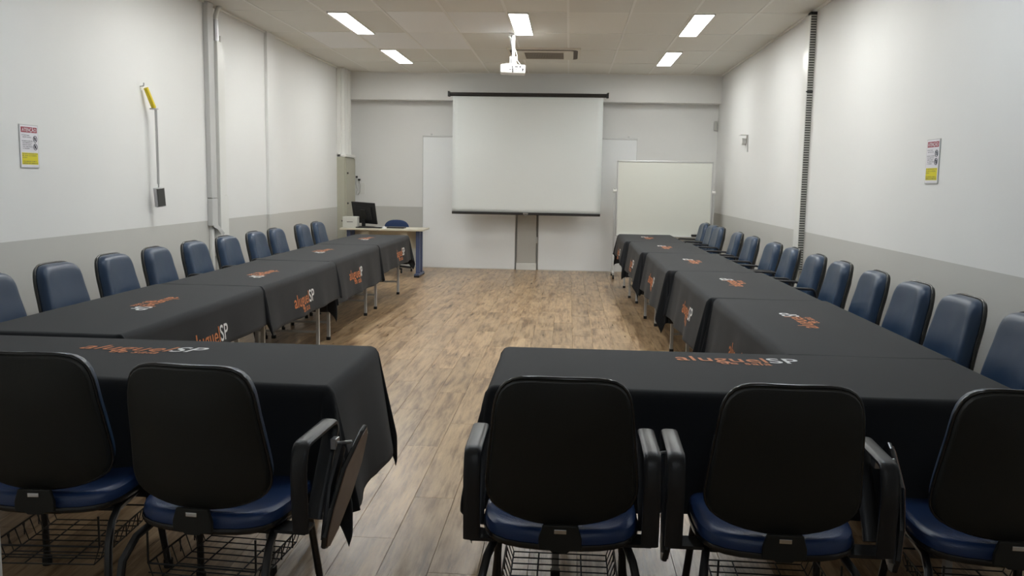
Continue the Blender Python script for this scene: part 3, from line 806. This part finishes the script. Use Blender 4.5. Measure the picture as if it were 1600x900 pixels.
def make_chair(label, group):
    """sitter faces +y; origin on the floor under the backrest"""
    t = thing('classroom_chair', label, 'chair', (0, 0, 0), 0, group)
    tilt = Matrix.Translation((0, -.018, .668)) @ Matrix.Rotation(radians(8.5), 4, 'X')
    def wrap(x, y, z): return (x, y + .030*(x/.217)**2 + .012*math.cos(min(1, abs(z+.12)/.2)*pi/2), z)
    cush = [(.985, 0), (.992, .012), (.988, .026), (.965, .044), (.925, .058), (.865, .068), (.79, .072), (.60, .074), (.3, .078)]
    bk = MB().add(*pad(BACK, cush, wrap)).build('backrest', 'navy', t, smooth='auto', M=tilt)
    sh = [(1.0, .006), (1.0, -.010), (.985, -.019), (.95, -.023), (.6, -.034), (.3, -.038)]
    MB().add(*pad(BACK, sh, wrap)).build('back_shell', 'shell', bk, smooth='auto', M=tilt)
    m = MB(); m.tube([wrap(x*1.008, -.001, z*1.008) for x, z in BACK], .0062, 8, closed=True)
    m.build('edge_trim', 'rim', bk, smooth=True, M=tilt)
    def S(x, y, z): return (x, z+.225, y+.376 + .014*(abs(x)/.226)**4 - .022*max(0, z/.222)**3)
    st = MB().add(*pad(SEAT, [(.975, .0), (.985, .012), (.985, .028), (.965, .042), (.92, .051), (.86, .054), (.5, .050), (.2, .048)], S)).build('seat', 'seat_navy', t, smooth='auto')
    MB().add(*pad(SEAT, [(1.0, .012), (1.008, .004), (1.0, -.004), (.97, -.009), (.5, -.012)], S)).build('seat_shell', 'rim', st, smooth='auto')
    m = MB(); m.prism([(-.050, .0), (.050, .0), (.062, -.040), (.062, -.072), (.030, -.075), (.022, -.082), (-.022, -.082), (-.030, -.075), (-.062, -.072), (-.062, -.040)], 'y', -.012, .002)
    m.build('back_bracket', 'shell', t, bevel=.003, M=Matrix.Translation((0, -.018, .460)))
    MB().box(-.04, .04, .05, .24, .350, .360).build('under_bracket', 'shell', t)
    MB().box(-.018, .018, -.034, -.029, .436, .450).build('metal_label', 'chrome', t, bevel=.002)
    for s in (-1, 1):
        MB().tube([(s*.235, -.055, .014), (s*.233, -.050, .18), (s*.228, -.030, .28), (s*.215, .025, .335), (s*.200, .10, .354), (s*.195, .22, .355)], .0125, 10).build('rear_leg', 'frame', t, smooth='auto')
        MB().tube([(s*.195, .22, .355), (s*.195, .34, .353), (s*.200, .38, .32), (s*.225, .43, .014)], .0125, 10).build('front_leg', 'frame', t, smooth='auto')
        MB().cyl((s*.235, -.055, 0), .017, .03, 'z', 12).build('foot', 'rubber', t)
        MB().cyl((s*.225, .43, 0), .017, .03, 'z', 12).build('foot', 'rubber', t)
    for y in (.10, .33): MB().tube([(-.20, y, .355), (.20, y, .355)], .011, 8).build('cross_bar', 'frame', t)
    m = MB(); z0 = .195; a, y0, y1 = .175, .02, .38
    for i in range(9):
        y = y0+(y1-y0)*i/8; m.tube([(-a, y, z0+.06), (-a+.02, y, z0), (a-.02, y, z0), (a, y, z0+.06)], .0024, 5)
    for x in (-a+.02, -.07, .07, a-.02): m.tube([(x, y0, z0), (x, y1, z0)], .0027, 5)
    m.tube([(-a, y0, z0+.06), (a, y0, z0+.06), (a, y1, z0+.06), (-a, y1, z0+.06)], .0034, 6, closed=True)
    m.tube([(-a, y0, z0+.03), (a, y0, z0+.03)], .0024, 5)
    for x in (-a, a):
        m.tube([(x, y0, z0+.06), (x, y0, .356)], .0034, 6); m.tube([(x, y1, z0+.06), (x, y1, .356)], .0034, 6)
        for y in (.12, .21, .30): m.tube([(x, y, z0+.06), (x, y, z0+.015)], .0024, 5)
    m.build('book_basket', 'wire', t)
    def loop(s):
        pts = []
        raw = [(.055, .375, .012), (.040, .57, .05), (.060, .645, .028), (.31, .652, .03), (.325, .625, .02), (.29, .57, .04), (.19, .42, .03), (.165, .375, .012)]
        k = len(raw)
        for i, (y, z, rr) in enumerate(raw):
            p = Vector((0, y, z)); pa = Vector((0, *raw[i-1][:2])) if i else p; pb = Vector((0, *raw[(i+1) % k][:2])) if i < k-1 else p
            if i in (0, k-1): pts.append(p); continue
            d1 = (pa-p); d2 = (pb-p); q = min(rr, d1.length*.45, d2.length*.45)
            A, B = p+d1.normalized()*q, p+d2.normalized()*q
            for w_ in (0, .33, .67, 1): pts.append(((1-w_)**2)*A + 2*w_*(1-w_)*p + w_*w_*B)
        X = s*.283
        m = MB(); m.tube([(X, p.y, p.z) for p in pts], 0, 12, flat=(.052, .021))
        o = m.build('armrest', 'armpad', t, smooth='auto'); o['side'] = s
        b = MB().box(min(s*.19, s*.29), max(s*.19, s*.29), .07, .15, .361, .371).build('arm_bracket', 'frame', t); b['side'] = s
    loop(1); loop(-1)
    poly = [(.33, .620), (.365, .632), (.39, .60), (.37, .51), (.30, .41), (.20, .325), (.13, .295), (.100, .305), (.095, .345), (.12, .43), (.19, .54)]
    tm = Matrix.Translation((.378, 0, .64)) @ Matrix.Rotation(radians(9), 4, 'Y') @ Matrix.Translation((0, 0, -.64))
    tb = MB().prism(poly, 'x', .0, .016).build('writing_tablet', 'rim', t, bevel=.005, M=tm); tb['side'] = 2
    MB().prism([(.205+(y-.205)*.93, .45+(z-.45)*.95) for y, z in poly], 'x', .0162, .019).build('laminate_top', 'laminate', tb, M=tm)
    m = MB(); m.tube([(.335, .12, .33), (.335, .17, .48), (.340, .26, .585)], 0, 10, flat=(.022, .05)); o = m.build('tablet_arm', 'armpad', t, smooth='auto'); o['side'] = 2
    m = MB(); m.box(.305, .325, .250, .285, .575, .61); m.tube([(.315, .27, .59), (.372, .27, .60)], .006, 8); o = m.build('hinge', 'steel', t, bevel=.003); o['side'] = 2
    return t
ch = make_chair('', 'chairs')
PIECES = list(ch.children)
def put(x, y, rz, label, group, arms='lr', tablet=True, dx=0.0):
    """copy of the chair with the arms the photo shows on that chair"""
    r = ch.copy(); COL.objects.link(r); r.location = (x, y, 0); r.rotation_euler.z = rz; r['label'] = label; r['group'] = group
    for p in PIECES:
        sd = p.get('side', 0)
        if sd == 1 and 'r' not in arms: continue
        if sd == -1 and 'l' not in arms: continue
        if sd == 2 and not tablet: continue
        c = p.copy(); COL.objects.link(c); c.parent = r
        if sd: c.location.x += dx*(1 if sd > 0 else -1)
        for q in p.children:
            d = q.copy(); COL.objects.link(d); d.parent = c
    return r
ORD = ['first', 'second', 'third', 'fourth', 'fifth', 'sixth', 'seventh', 'eighth', 'ninth', 'tenth', 'eleventh', 'twelfth', 'thirteenth']
G = 'chairs at the near end, seen from behind'
put(-1.645, 2.53, .06, 'black-backed navy chair without arms, cut by the left frame edge', G, '', False)
put(-1.09, 2.43, -.08, 'black-backed navy chair left of the aisle with writing tablet folded down', G, 'r', True, .022)
put(.0, 2.42, 0, 'black-backed navy chair just right of the aisle, seen from behind', G, 'lr', True, -.018)
put(.637, 2.42, -.02, 'black-backed navy chair at the middle of the near right table', G, 'lr', True, .02)
put(1.285, 2.44, -.04, 'black-backed navy chair cut by the right frame edge, seen from behind', G, '', False)
ly_ = [4.42, 5.07, 5.73, 6.35, 7.02, 7.72, 8.45, 9.05, 9.95, 10.6]
for i, y in enumerate(ly_):
    put(-3.10, y, -pi/2+random.uniform(-.05, .05), 'navy vinyl chair along the left wall, %s from the camera' % ORD[i], 'chairs along the left wall', 'r' if i >= 4 else '', i >= 4, -.03)
ry_ = [3.9, 4.54, 5.14, 5.78, 6.47, 7.08, 7.82, 8.47, 9.42, 10.2, 11.37, 11.85, 12.5]
for i, y in enumerate(ry_):
    put(2.03-.008*i, y, pi/2+random.uniform(-.05, .05), 'navy vinyl chair along the right wall, %s from the camera' % ORD[i], 'chairs along the right wall', 'lr' if i >= 5 else '', i >= 5, -.03)
def wipe(o):
    for c in list(o.children): wipe(c)
    bpy.data.objects.remove(o)
wipe(ch)
